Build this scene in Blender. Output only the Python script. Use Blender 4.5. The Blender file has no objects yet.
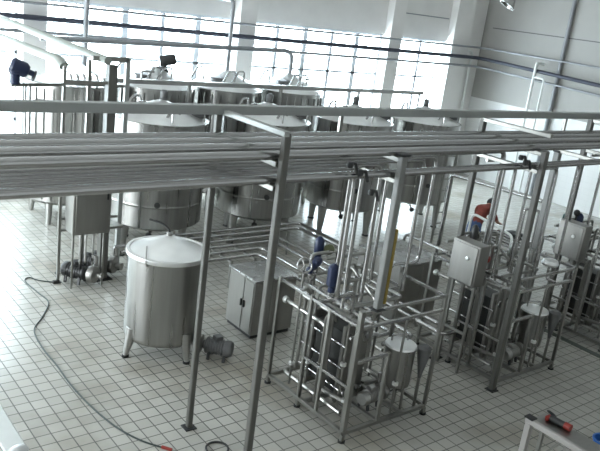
import bpy, bmesh, math, random
from mathutils import Vector, Matrix
random.seed(7)
PI = math.pi
scene = bpy.context.scene
COL = scene.collection

# ------------------------------------------------------------------ materials
def nodes_of(name):
    m = bpy.data.materials.new(name); m.use_nodes = True
    nt = m.node_tree
    return m, nt, nt.nodes['Principled BSDF']

def noise(nt, scale, detail=4, coord='Object'):
    tc = nt.nodes.new('ShaderNodeTexCoord'); n = nt.nodes.new('ShaderNodeTexNoise')
    n.inputs['Scale'].default_value = scale; n.inputs['Detail'].default_value = detail
    nt.links.new(tc.outputs[coord], n.inputs['Vector'])
    return n

def ramp(nt, src, a, b, c0, c1):
    r = nt.nodes.new('ShaderNodeValToRGB')
    r.color_ramp.elements[0].position = a; r.color_ramp.elements[1].position = b
    r.color_ramp.elements[0].color = (*c0, 1); r.color_ramp.elements[1].color = (*c1, 1)
    nt.links.new(src, r.inputs['Fac'])
    return r

def simple(name, col, rough=.5, metal=0., var=.08, scale=4., spec=.5, rvar=.03):
    m, nt, b = nodes_of(name)
    n = noise(nt, scale)
    lo = tuple(c * (1 - var) for c in col); hi = tuple(min(1, c * (1 + var)) for c in col)
    r = ramp(nt, n.outputs['Fac'], .3, .7, lo, hi)
    nt.links.new(r.outputs['Color'], b.inputs['Base Color'])
    q = ramp(nt, n.outputs['Fac'], .3, .7, (max(.02, rough - rvar),) * 3, (min(1, rough + rvar),) * 3)
    nt.links.new(q.outputs['Color'], b.inputs['Roughness'])
    b.inputs['Metallic'].default_value = metal
    b.inputs['Specular IOR Level'].default_value = spec
    return m

def brushed(name, col, rough, sx=1., sz=18., amp=1.):
    m, nt, b = nodes_of(name)
    tc = nt.nodes.new('ShaderNodeTexCoord'); mp = nt.nodes.new('ShaderNodeMapping')
    mp.inputs['Scale'].default_value = (sx, sx, sz)
    n = nt.nodes.new('ShaderNodeTexNoise'); n.inputs['Scale'].default_value = 2; n.inputs['Detail'].default_value = 1.5
    nt.links.new(tc.outputs['Object'], mp.inputs['Vector']); nt.links.new(mp.outputs['Vector'], n.inputs['Vector'])
    r = ramp(nt, n.outputs['Fac'], .3, .7, tuple(c * (1 - .05 * amp) for c in col), tuple(min(1, c * (1 + .04 * amp)) for c in col))
    nt.links.new(r.outputs['Color'], b.inputs['Base Color'])
    q = ramp(nt, n.outputs['Fac'], .3, .7, (rough - .03,) * 3, (rough + .04,) * 3)
    nt.links.new(q.outputs['Color'], b.inputs['Roughness'])
    b.inputs['Metallic'].default_value = 1
    return m

M = {}
M['steel'] = brushed('stainless_steel', (.42, .415, .40), .34)
M['tank'] = brushed('reflection_streak_steel', (.345, .34, .325), .29, 5., .15, 4.)  # vertical streaks in the colour stand in for reflections on the shells
M['cone'] = brushed('window_lit_cone_steel', (.86, .86, .85), .40, 2., 2.)  # pale base puts the reflected window light into the colour of the lids
M['pipe'] = brushed('pipe_steel', (.46, .455, .45), .21, 1.5, 1.5, .6)
M['skidpipe'] = brushed('skid_pipe_steel', (.31, .305, .285), .30, 2., 2.)
M['frame'] = brushed('frame_steel', (.29, .285, .265), .38, 4., 4.)
M['post'] = simple('grey_post_paint', (.115, .112, .10), .42, .1, .08, 5)
M['panel'] = brushed('panel_steel', (.34, .33, .31), .40, 8., 1.)
M['boxtop'] = brushed('polished_top', (.62, .63, .63), .26, 2., 2.)
M['dark'] = simple('dark_rubber', (.025, .025, .025), .5, 0, .2)
M['darkmetal'] = simple('dark_cast_metal', (.06, .06, .06), .4, .5, .2)
M['blackpipe'] = simple('black_insulated_pipe', (.05, .055, .08), .5)
M['greypipe'] = simple('grey_wall_pipe', (.30, .31, .325), .45, .3)
M['blue'] = simple('dark_blue_plastic', (.012, .022, .065), .4)
M['brightblue'] = simple('blue_plastic', (.03, .13, .42), .4)
M['white'] = simple('white_paint', (.78, .80, .78), .35, 0, .04)
M['postlight'] = simple('light_grey_post_paint', (.23, .23, .22), .42, .1, .06, 5)
M['duct'] = simple('pale_green_duct_paint', (.33, .35, .32), .45, 0, .03)
M['beam'] = simple('pale_beam_paint', (.36, .37, .355), .36, .2, .02)
M['worn'] = simple('worn_pale_paint', (.40, .375, .355), .45, 0, .05)
M['greywhite'] = simple('offwhite_paint', (.6, .6, .6), .4, 0, .05)
M['red'] = simple('red_plastic', (.28, .03, .02), .45)
M['yellow'] = simple('yellow_paint', (.27, .19, .035), .5)
M['olive'] = simple('olive_enamel', (.10, .11, .05), .45)
M['motor'] = simple('grey_motor_paint', (.15, .15, .15), .45, .3)
M['pack'] = simple('dark_plate_edges', (.055, .055, .052), .4, .6)
M['hose'] = simple('dark_green_hose', (.035, .05, .045), .5)
M['skin'] = simple('skin', (.42, .24, .17), .55)
M['shirt'] = simple('red_brown_cloth', (.20, .045, .032), .85, 0, .2, 14)
M['jeans'] = simple('blue_denim', (.05, .09, .20), .85, 0, .2, 14)
M['hair'] = simple('black_hair', (.012, .012, .012), .6)
M['shoe'] = simple('dark_shoe', (.03, .03, .03), .6)
M['gutter'] = simple('dark_wet_grate', (.05, .065, .05), .35, .3)
M['plaster'] = simple('white_plaster', (.78, .76, .74), .6, 0, .04, 1.5)
M['greyplaster'] = simple('pale_grey_wall_paint', (.38, .37, .35), .55, 0, .04, 1.2)
M['ceilpaint'] = simple('ceiling_paint', (.60, .58, .56), .8, 0, .05, .6)
M['winframe'] = simple('window_frame_paint', (.62, .65, .69), .5, 0, .05)
M['teal'] = simple('dark_teal_plastic', (.02, .07, .07), .45)

def tile_floor():
    m, nt, b = nodes_of('wet_floor_tiles')
    tc = nt.nodes.new('ShaderNodeTexCoord'); mp = nt.nodes.new('ShaderNodeMapping')
    mp.inputs['Location'].default_value = (-3.96 + 60 * .202, -8.0 + 60 * .202, 0)
    nt.links.new(tc.outputs['Object'], mp.inputs['Vector'])
    br = nt.nodes.new('ShaderNodeTexBrick')
    br.offset = 0; br.squash = 1
    for k, v in {'Scale': 1, 'Mortar Size': .0085, 'Mortar Smooth': .15, 'Bias': 0, 'Brick Width': .202, 'Row Height': .202}.items():
        br.inputs[k].default_value = v
    br.inputs['Color1'].default_value = (.44, .425, .385, 1); br.inputs['Color2'].default_value = (.51, .495, .45, 1)
    br.inputs['Mortar'].default_value = (.13, .13, .115, 1)
    nt.links.new(mp.outputs['Vector'], br.inputs['Vector'])
    n = nt.nodes.new('ShaderNodeTexNoise'); n.inputs['Scale'].default_value = .55; n.inputs['Detail'].default_value = 6
    nt.links.new(tc.outputs['Object'], n.inputs['Vector'])
    # faint brownish stains
    st = ramp(nt, n.outputs['Fac'], .52, .68, (1, 1, 1), (.74, .71, .66))
    mx = nt.nodes.new('ShaderNodeMix'); mx.data_type = 'RGBA'; mx.blend_type = 'MULTIPLY'; mx.inputs['Factor'].default_value = 1
    nt.links.new(br.outputs['Color'], mx.inputs['A']); nt.links.new(st.outputs['Color'], mx.inputs['B'])
    nt.links.new(mx.outputs['Result'], b.inputs['Base Color'])
    # wet film: glossier patches
    n2 = nt.nodes.new('ShaderNodeTexNoise'); n2.inputs['Scale'].default_value = 1.6; n2.inputs['Detail'].default_value = 7
    nt.links.new(tc.outputs['Object'], n2.inputs['Vector'])
    rr = ramp(nt, n2.outputs['Fac'], .42, .64, (.27,) * 3, (.14,) * 3)
    ad = nt.nodes.new('ShaderNodeMath'); ad.operation = 'MULTIPLY_ADD'; ad.inputs[1].default_value = .35
    nt.links.new(br.outputs['Fac'], ad.inputs[0]); nt.links.new(rr.outputs['Color'], ad.inputs[2])
    nt.links.new(ad.outputs[0], b.inputs['Roughness'])
    bp = nt.nodes.new('ShaderNodeBump'); bp.inputs['Strength'].default_value = .35; bp.inputs['Distance'].default_value = .004; bp.invert = True
    nt.links.new(br.outputs['Fac'], bp.inputs['Height']); nt.links.new(bp.outputs['Normal'], b.inputs['Normal'])
    return m
M['floor'] = tile_floor()

def tile_wall():
    m, nt, b = nodes_of('glare_white_wall_tiles')
    tc = nt.nodes.new('ShaderNodeTexCoord'); mp = nt.nodes.new('ShaderNodeMapping')
    mp.inputs['Rotation'].default_value = (PI / 2, 0, PI / 2)
    nt.links.new(tc.outputs['Object'], mp.inputs['Vector'])
    sp = nt.nodes.new('ShaderNodeSeparateXYZ'); cb = nt.nodes.new('ShaderNodeCombineXYZ'); sm = nt.nodes.new('ShaderNodeMath')
    nt.links.new(tc.outputs['Object'], sp.inputs[0])
    nt.links.new(sp.outputs['X'], sm.inputs[0]); nt.links.new(sp.outputs['Y'], sm.inputs[1])
    nt.links.new(sm.outputs[0], cb.inputs['X']); nt.links.new(sp.outputs['Z'], cb.inputs['Y'])
    br = nt.nodes.new('ShaderNodeTexBrick'); br.offset = 0
    for k, v in {'Scale': 1, 'Mortar Size': .004, 'Brick Width': .3, 'Row Height': .2}.items():
        br.inputs[k].default_value = v
    br.inputs['Color1'].default_value = (.76, .76, .75, 1); br.inputs['Color2'].default_value = (.76, .76, .75, 1)
    br.inputs['Mortar'].default_value = (.70, .70, .69, 1)
    nt.links.new(cb.outputs[0], br.inputs['Vector']); nt.links.new(br.outputs['Color'], b.inputs['Base Color'])
    b.inputs['Roughness'].default_value = .32
    return m
M['walltile'] = tile_wall()

def pane_glass():
    m = bpy.data.materials.new('window_glass'); m.use_nodes = True; nt = m.node_tree
    nt.nodes.clear()
    o = nt.nodes.new('ShaderNodeOutputMaterial'); t = nt.nodes.new('ShaderNodeBsdfTransparent'); g = nt.nodes.new('ShaderNodeBsdfGlossy')
    t.inputs['Color'].default_value = (.93, .97, .98, 1); g.inputs['Roughness'].default_value = .02
    x = nt.nodes.new('ShaderNodeMixShader'); x.inputs[0].default_value = .07
    nt.links.new(t.outputs[0], x.inputs[1]); nt.links.new(g.outputs[0], x.inputs[2]); nt.links.new(x.outputs[0], o.inputs['Surface'])
    return m
M['glass'] = pane_glass()

# ------------------------------------------------------------------ mesh helpers (all coordinates are in world metres)
def wloc(o):
    v = Vector((0, 0, 0))
    while o is not None:
        v = v + o.location; o = o.parent
    return v

def fillet(pts, rad, n=5):
    pts = [Vector(p) for p in pts]
    if rad <= 0 or len(pts) < 3: return pts
    out = [pts[0]]
    for i in range(1, len(pts) - 1):
        a, b, c = pts[i - 1], pts[i], pts[i + 1]
        d = min(rad, (a - b).length * .45, (c - b).length * .45)
        p, q = b + (a - b).normalized() * d, b + (c - b).normalized() * d
        for k in range(n + 1):
            t = k / n
            out.append(p * (1 - t) ** 2 + b * 2 * t * (1 - t) + q * t * t)
    out.append(pts[-1])
    return out

class MB:
    def __init__(s): s.bm = bmesh.new()
    def box(s, lo, hi, bev=.0, rz=0., seg=1):
        lo, hi = Vector(lo), Vector(hi); c = (lo + hi) / 2; d = hi - lo
        r = bmesh.ops.create_cube(s.bm, size=1, matrix=Matrix.Translation(c) @ Matrix.Rotation(rz, 4, 'Z') @ Matrix.Diagonal((*d, 1)))
        if bev:
            es = {e for v in r['verts'] for e in v.link_edges}
            bmesh.ops.bevel(s.bm, geom=list(es), offset=min(bev, min(d) * .45), segments=seg, affect='EDGES', profile=.5)
        return s
    def boxc(s, c, d, bev=.0, rz=0.):
        c, d = Vector(c), Vector(d); return s.box(c - d / 2, c + d / 2, bev, rz)
    def bar(s, a, b, w, h=None, bev=.004):                       # square bar from a to b
        a, b = Vector(a), Vector(b); h = h or w; d = b - a
        q = d.to_track_quat('Z', 'Y') if abs(d.normalized().z) < .999 else Matrix.Identity(3).to_quaternion()
        r = bmesh.ops.create_cube(s.bm, size=1, matrix=Matrix.Translation((a + b) / 2) @ q.to_matrix().to_4x4() @ Matrix.Diagonal((w, h, d.length, 1)))
        if bev:
            es = {e for v in r['verts'] for e in v.link_edges}
            bmesh.ops.bevel(s.bm, geom=list(es), offset=min(bev, w * .3, h * .3), segments=1, affect='EDGES')
        return s
    def tube(s, pts, r, seg=10, bend=.0, n=5, caps=True):
        pts = fillet(pts, bend, n); rs = r if isinstance(r, (list, tuple)) else [r] * len(pts)
        rings = []; up = None
        for i, p in enumerate(pts):
            t = (pts[min(i + 1, len(pts) - 1)] - pts[max(i - 1, 0)]).normalized()
            if up is None:
                up = Vector((0, 0, 1)) if abs(t.z) < .9 else Vector((1, 0, 0))
            u = (up - t * up.dot(t)).normalized(); v = t.cross(u); up = u
            rings.append([s.bm.verts.new(p + (u * math.cos(2 * PI * k / seg) + v * math.sin(2 * PI * k / seg)) * rs[i]) for k in range(seg)])
        for a, b in zip(rings, rings[1:]):
            for k in range(seg): s.bm.faces.new((a[k], a[(k + 1) % seg], b[(k + 1) % seg], b[k]))
        if caps: s.bm.faces.new(rings[0][::-1]); s.bm.faces.new(rings[-1])
        return s
    def lathe(s, prof, c=(0, 0, 0), seg=32, axis='Z'):           # prof: (radius, height) pairs along the axis
        c = Vector(c)
        rot = {'Z': Matrix.Identity(3), 'X': Matrix.Rotation(PI / 2, 3, 'Y'), 'Y': Matrix.Rotation(-PI / 2, 3, 'X')}[axis] if isinstance(axis, str) else Vector(axis).to_track_quat('Z', 'Y').to_matrix()
        rings = []
        for r, h in prof:
            if r < 1e-5: rings.append([s.bm.verts.new(c + rot @ Vector((0, 0, h)))])
            else: rings.append([s.bm.verts.new(c + rot @ Vector((r * math.cos(2 * PI * k / seg), r * math.sin(2 * PI * k / seg), h))) for k in range(seg)])
        for a, b in zip(rings, rings[1:]):
            for k in range(seg):
                f = [a[k % len(a)], a[(k + 1) % seg % len(a)], b[(k + 1) % seg % len(b)], b[k % len(b)]]
                f = list(dict.fromkeys(f))
                if len(f) > 2: s.bm.faces.new(f)
        if len(rings[0]) > 1: s.bm.faces.new(rings[0][::-1])
        if len(rings[-1]) > 1: s.bm.faces.new(rings[-1])
        return s
    def ring(s, c, R, r, axis='Z', seg=24, sub=8):
        c = Vector(c); rot = {'Z': Matrix.Identity(3), 'X': Matrix.Rotation(PI / 2, 3, 'Y'), 'Y': Matrix.Rotation(-PI / 2, 3, 'X')}[axis] if isinstance(axis, str) else Vector(axis).to_track_quat('Z', 'Y').to_matrix()
        g = [[s.bm.verts.new(c + rot @ Vector(((R + r * math.cos(2 * PI * j / sub)) * math.cos(2 * PI * i / seg), (R + r * math.cos(2 * PI * j / sub)) * math.sin(2 * PI * i / seg), r * math.sin(2 * PI * j / sub)))) for j in range(sub)] for i in range(seg)]
        for i in range(seg):
            for j in range(sub): s.bm.faces.new((g[i][j], g[(i + 1) % seg][j], g[(i + 1) % seg][(j + 1) % sub], g[i][(j + 1) % sub]))
        return s
    def ball(s, c, r, sc=(1, 1, 1), seg=14):
        bmesh.ops.create_uvsphere(s.bm, u_segments=seg, v_segments=max(6, seg // 2), radius=r, matrix=Matrix.Translation(c) @ Matrix.Diagonal((*sc, 1)))
        return s
    def quad(s, vs):
        s.bm.faces.new([s.bm.verts.new(Vector(v)) for v in vs]); return s
    def build(s, name, mat, parent=None, label=None):
        bmesh.ops.recalc_face_normals(s.bm, faces=s.bm.faces[:])
        if parent is not None: o0 = wloc(parent)
        else:
            xs = [v.co for v in s.bm.verts]
            mn = Vector([min(v[i] for v in xs) for i in range(3)]); mx = Vector([max(v[i] for v in xs) for i in range(3)])
            o0 = Vector(((mn.x + mx.x) / 2, (mn.y + mx.y) / 2, mn.z))
        bmesh.ops.translate(s.bm, verts=s.bm.verts[:], vec=-o0)
        me = bpy.data.meshes.new(name); s.bm.to_mesh(me); s.bm.free()
        for mm in (mat if isinstance(mat, (list, tuple)) else [mat]): me.materials.append(M[mm] if isinstance(mm, str) else mm)
        me.shade_smooth(); me.set_sharp_from_angle(angle=math.radians(38))
        o = bpy.data.objects.new(name, me); COL.objects.link(o)
        if parent is not None: o.parent = parent
        else: o.location = o0
        if label: o['label'] = label
        return o

def tag(o, label, cat, group=None, kind=None):
    if label: o['label'] = label
    if cat: o['category'] = cat
    if group: o['group'] = group
    if kind: o['kind'] = kind
    return o

def thing(name, loc, label, cat, group=None):
    o = bpy.data.objects.new(name, None); COL.objects.link(o); o.location = loc
    o.empty_display_size = .2
    return tag(o, label, cat, group)

def struct(o): o['kind'] = 'structure'; return o

def copy_tree(o, loc=None, label=None, parent=None):
    c = o.copy(); COL.objects.link(c)
    if parent is not None: c.parent = parent
    if loc is not None: c.location = loc
    if label: c['label'] = label
    for ch in list(o.children): copy_tree(ch, None, None, c)
    return c

# ------------------------------------------------------------------ the setting
XW, YW, ZC = 22.5, 18.0, 9.0
XL, YN = -7.0, -4.0
struct(MB().box((XL - .3, YN - .3, -.25), (XW + .3, YW + .3, 0)).build('floor', 'floor'))
bpy.data.objects['floor'].data.transform(Matrix.Translation(bpy.data.objects['floor'].location)); bpy.data.objects['floor'].location = (0, 0, 0)
struct(MB().box((XL - .3, YN - .3, ZC), (XW + .3, YW + .3, ZC + .25)).build('ceiling', 'ceilpaint'))
WB, WT = 1.0, 4.8
colx = [-6.0, 0.0, 6.0, 11.9, 17.75, 21.0]           # columns between the window bays of the back wall
m = MB()
m.box((XL, YW, 0), (XW, YW + .3, WB)).box((XL, YW, WT), (XW, YW + .3, ZC))
for i in range(len(colx)): m.box((colx[i] - .28, YW, WB), (colx[i] + .28, YW + .3, WT))
m.box((21.2, YW, WB), (XW, YW + .3, WT)); m.box((XL, YW, WB), (-6.2, YW + .3, WT))
struct(m.build('wall_back', 'plaster'))
for i, x in enumerate(colx):
    w = .28 if i < 5 else .45
    struct(MB().box((x - w, YW - .32, 0), (x + w, YW - .002, ZC - .002), .01).build('trim_%d' % (i + 1), 'plaster'))
struct(MB().box((XW, YN, 0), (XW + .3, YW + .3, ZC)).build('wall_right', 'greyplaster'))
struct(MB().box((XW - .02, YN, 0), (XW - .001, YW - .001, 2.9)).build('trim_9', 'walltile'))  # white tile band carries the glare on the lower wall as colour
struct(MB().box((XL, YN - .3, 0), (XW, YN, ZC)).build('wall_near', 'plaster'))
# grooves between wall panels: shallow dark strips
struct(MB().box((XW - .012, 10, 5.44), (XW - .001, YW - .4, 5.475)).build('trim_7', 'motor'))
struct(MB().box((18.1, YW - .012, 5.55), (20.5, YW - .001, 5.585)).build('trim_8', 'greypipe'))
# unseen left wall; its window bands are added for side light and steel reflections
m = MB(); m.box((XL - .3, YN, 0), (XL, YW, .9)).box((XL - .3, YN, 4.8), (XL, YW, ZC)).box((XL - .3, YN, .9), (XL, 8.2, 4.8))
for y in (8.6, 14.6, 17.6): m.box((XL - .3, y - .4, .9), (XL, y + .4, 4.8))
struct(m.build('wall_left', 'plaster'))

def window(n, x0, x1):
    fr = MB()
    y0, y1 = YW + .08, YW + .16
    fr.box((x0, y0, WB), (x1, y1, WB + .07)).box((x0, y0, WT - .07), (x1, y1, WT))
    nx = max(2, round((x1 - x0) / 1.15))
    for k in range(nx + 1):
        x = x0 + (x1 - x0) * k / nx
        w = .055 if k % 2 else .08
        fr.box((max(x0, x - w), y0, WB + .07), (min(x1, x + w), y1, WT - .07))
    for z in (1.9, 3.5): fr.box((x0, y0, z - .03), (x1, y1, z + .035))
    o = struct(fr.build('window_%d' % n, 'winframe'))
    MB().box((x0, YW + .115, WB + .02), (x1, YW + .121, WT - .02)).build('window_pane', 'glass', o)
    MB().box((x0, YW - .06, WB - .05), (x1, YW + .08, WB)).build('window_sill', 'plaster', o)
n = 0
for a, b in zip(colx, colx[1:]):
    n += 1; window(n, a + .28, b - (.28 if b < 20 else .28))

def process_pipe(name, pts, r, mat, label, cat='pipe', group=None, bend=.12, seg=10):
    return tag(MB().tube(pts, r, seg, bend).build(name, mat), label, cat, group)

# pipes along the back wall, turning down the right wall
process_pipe('wall_pipe', [(-5, 17.58, 4.66), (22.05, 17.58, 4.72), (22.05, 5, 4.66)], .034, 'greypipe', 'thin grey wall pipe running highest across the tops of the windows', group='long pipes round the walls', bend=.5)
process_pipe('wall_pipe', [(-5, 17.55, 4.36), (22.02, 17.55, 4.36), (22.02, 5, 3.85)], .062, 'blackpipe', 'thick black insulated wall pipe crossing the windows and right wall', group='long pipes round the walls', bend=.5)
process_pipe('wall_pipe', [(-5, 17.58, 4.03), (22.05, 17.58, 4.05), (22.05, 5, 3.55)], .042, 'greypipe', 'grey wall pipe just below the thick black one', group='long pipes round the walls', bend=.5)
process_pipe('drain_pipe', [(22.4, 14.47, 8.99), (22.4, 14.47, 0)], .07, 'greypipe', 'grey vertical drain pipe running down the tiled right wall')
process_pipe('drop_pipe', [(21.46, 17.72, 4.56), (21.75, 17.72, 4.56), (21.75, 17.72, 0)], .045, 'white', 'white drop pipe nearest the corner of the windows', group='white drop pipes on right wall')
process_pipe('drop_pipe', [(22.3, 15.05, 4.52), (21.9, 15.05, 4.52), (21.9, 15.05, 0)], .05, 'white', 'tallest white drop pipe right of the corner, bent over at top', group='white drop pipes on right wall')
process_pipe('drop_pipe', [(21.88, 15.0, 4.06), (21.88, 14.62, 4.06), (21.88, 14.62, 0)], .035, 'white', 'thin short white drop pipe below the tall bent one', group='white drop pipes on right wall')
# hangers of the wall pipes
# ceiling lamp
L = thing('bay_lamp', (15.2, 11.5, 6.1), 'silver bay lamp hanging near the top edge above the machines', 'lamp')
MB().lathe([(.05, .0), (.10, .0), (.2, -.2), (.19, -.2), (.09, -.01)], (15.2, 11.5, 6.2), 20, (.5, -.3, 1)).build('lamp_shade', 'pipe', L)
MB().lathe([(.1, 0), (.11, .16), (.06, .24)], (15.2, 11.5, 6.2), 16).build('lamp_housing', 'darkmetal', L)
MB().tube([(15.2, 11.5, 6.4), (15.2, 11.5, ZC - .001)], .018, 8).build('stem', 'greypipe', L)
MB().ball((15.15, 11.53, 6.1), .05).build('bulb', 'white', L)
# floor gutter
struct(MB().box((12.33, 1, .0), (12.47, 9.0, .006)).build('floor_gutter', 'gutter'))

# ------------------------------------------------------------------ overhead pipe bridge
YF, YR = 5.96, 7.16
bridge = thing('pipe_bridge', (9, 6.5, 0), 'long grey overhead steel pipe bridge on tall posts across the hall', 'pipe bridge')
MB().box((-2.5, YR - .06, 4.15), (17.5, YR + .06, 4.255), .008).build('main_beam', 'beam', bridge, 'pale painted top beam')
def bpost(x, y, zt, w=.1, cap=False, mat='post', zb=0):
    p = MB().bar((x, y, zb + .015), (x, y, zt), w, w, .012).build('post', mat, bridge)
    MB().box((x - .08, y - .08, zb), (x + .08, y + .08, zb + .018), .004).build('foot_plate', 'dark', p)
    if cap: MB().box((x - .08, y - .06, zt), (x + .08, y + .06, zt + .03), .005).build('cap_plate', 'dark', p)
bpost(4.63, YF, 4.18, .085); bpost(4.54, YR, 4.15, .075)
bpost(6.42, YF, 3.90, .095, True, 'postlight', 1.893); bpost(9.36, YF, 3.9, .09, False)
bpost(9.37, YR, 4.15, .09); bpost(11.62, YR, 3.55, .11, True, 'postlight'); bpost(12.45, YR, 4.15, .1); bpost(-1.2, YF, 4.18); bpost(-1.2, YR, 4.15)
bpost(14.4, YF, 4.18); bpost(16.8, YR, 4.15)
for x, y0, y1, zs in ((4.6, YF, YR, (4.18, 3.84, 3.575)), (9.36, YF, YR, (4.12, 3.84, 3.575)), (-1.2, YF, YR, (4.12, 3.84, 3.575)), (12.45, YF, YR, (4.12, 3.84, 3.575)), (6.42, YF, YR, (3.84, 3.575)), (14.4, YF, YR, (4.12, 3.84, 3.575)), (11.62, YF, YR, (3.84, 3.575)), (1.7, YF, YR, (3.84, 3.575)), (16.8, YF, YR, (4.12, 3.84))):
    for z in zs:
        MB().box((x - .035, y0 - (.045 if z > 4 else -.045), z - .03), (x + .035, y1 + .045, z + .03), .005).build('cross_arm', 'beam' if z > 4.15 else 'frame', bridge)
for x in (1.7, 6.42, 11.62, 12.45):
    MB().bar((x, YR, 3.54), (x, YR, 4.15), .05).build('hanger', 'frame', bridge)
    MB().bar((x, YF, 3.54), (x, YF, 3.9), .05).build('hanger', 'frame', bridge)
ORD = ['frontmost', 'second from the front', 'third from the front', 'fourth from the front', 'fifth from the front', 'sixth from the front', 'rearmost']
for i in range(7):
    y = 6.09 + i * .152; r = (.05, .032, .058, .03, .055, .036, .05)[i]
    tag(MB().tube([(-2.4, y, 3.87 + r), (17.4, y, 3.87 + r)], r, 20).build('overhead_pipe', 'pipe'), 'long steel pipe on the upper tier of the pipe bridge, %s' % ORD[i], 'pipe', 'pipes on the upper tier of the bridge')
ends = [None, 5.95, 6.22, 6.69, 7.67, 8.08, None]
bot = [None, 1.7, 1.75, 1.72, 1.68, 1.74, None]
for i in range(7):
    y = 6.09 + i * .152; r = (.048, .028, .028, .03, .027, .027, .04)[i]; z = 3.605 + r
    xe = ends[i]
    pts = [(-2.4, y, z), (17.4 if i == 0 else 9.85, y, z)] if xe is None else [(-2.4, y, z), (xe, y, z), (xe, y, bot[i])] if xe > 6.2 and xe < 7.7 else [(-2.4, y, z), (xe, y, z), (xe, y, 2.0), (6.35 if xe < 6 else 7.6, y + .1, 2.0), (6.35 if xe < 6 else 7.6, y + .1, 1.72)]
    if i == 6: pts.append((9.85, y, 1.7))
    tag(MB().tube(pts, r, 18, .13).build('overhead_pipe', 'pipe'), '%s steel pipe of the lower tier%s' % (ORD[i], ' on the pipe bridge, running straight through' if i == 0 else ' under the pipe bridge, bent down'), 'pipe', 'pipes on the lower tier of the bridge')
# further risers hanging from the bridge at the right
for j, (x, y, zt, zb, dx, lab) in enumerate([(9.52, 6.5, 3.53, 1.7, -.5, 'steel riser pipe dropping to the middle machine, left of its thick post'),
        (10.08, 6.6, 3.53, 1.7, -.45, 'steel riser pipe dropping to the middle machine, beside the greenish thick post'),
        (10.32, 6.3, 3.53, 1.7, -.4, 'steel riser pipe dropping to the right side of the middle machine'),
        (11.3, 6.5, 3.50, 1.5, -.6, 'steel riser pipe with a bend at top, right of the twin thick posts'),
        (12.2, 6.3, 3.53, 1.6, -.5, 'steel riser pipe dropping to the third machine at the right edge'),
        (7.29, 7.0, 3.53, 1.72, -.5, 'thin steel riser pipe behind the thick capped post of the first machine'),
        (7.40, 7.1, 3.53, 1.75, -.5, 'thin steel riser pipe just left of the thick capped post'), (6.5, 6.9, 3.53, 1.75, -.5, 'thin steel riser pipe left of the yellow strip, leftmost over the first machine'), (9.8, 6.9, 3.53, 1.75, -.5, 'thin steel riser pipe to the rear of the middle machine'), (12.75, 6.9, 3.53, 1.75, -.5, 'thin steel riser pipe at the right edge over the third machine')]):
    process_pipe('riser_pipe', [(x + dx, y, zt), (x, y, zt), (x, y, zb)], .026, 'pipe', lab, group='riser pipes under the bridge')
# black valve handles on the bridge pipes
for (x, y, z, lab) in ((5.62, 6.0, 3.80, 'small black valve handle on the bridge pipes left of the capped post'), (5.80, 6.0, 3.70, 'larger black bent valve handle on the bridge pipes left of the capped post'),
                    (6.0, 5.98, 3.46, 'black valve handle below the bridge pipes beside the capped post'), (8.85, 6.0, 3.80, 'small black valve handle on the bridge pipes left of the twin posts'), (8.98, 6.0, 3.73, 'larger black bent valve handle left of the twin posts')):
    v = thing('lever_valve', (x, y, z), lab, 'valve', 'black valve handles on the bridge')
    MB().lathe([(.03, -.03), (.04, 0), (.03, .04)], (x, y, z), 12).build('hub', 'dark', v)
    MB().tube([(x, y, z), (x + .06, y - .02, z + .03), (x + .1, y - .03, z - .1)], .02, 8, .03).build('lever', 'dark', v)
# yellow marked guard on the capped post
g = tag(MB().box((6.462, 5.9, 1.98), (6.505, 5.99, 2.98), .006).build('post_guard', 'yellow'), 'narrow yellow strip fixed upright on the thick capped post', 'strip')

# ------------------------------------------------------------------ big tanks
def lathe_tank(root, cx, cy, R, z0, z1, cone, lean=.0, mat='tank', ribs=False):
    prof = [(0, z0 - .10), (R * .55, z0 - .075), (R * .9, z0 - .02), (R, z0 + .05)]
    prof += [(R, z0 + .08)]
    for z in (z0 + .5, z1 - .35): prof += [(R, z - .04), (R, z - .012), (R + .008, z), (R, z + .012), (R, z + .04)]
    prof += [(R, z1 - .08), (R, z1 - .03), (R + .025, z1 - .02), (R + .025, z1), (R, z1 + .004)]
    b = MB().lathe(prof, (cx, cy, 0), 48)
    if ribs:
        for k in range(28):
            a = 2 * PI * k / 28
            b.bar((cx + (R + .008) * math.cos(a), cy + (R + .008) * math.sin(a), z0 + .1), (cx + (R + .008) * math.cos(a), cy + (R + .008) * math.sin(a), z1 - .1), .03, .03, 0)
    b.build('body', mat, root)
    MB().lathe([(R - .01, z1), (R * .82, z1 + cone * .28), (R * .12, z1 + cone), (0, z1 + cone + .01)], (cx, cy, 0), 48).build('cone_top', 'cone', root)

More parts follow.
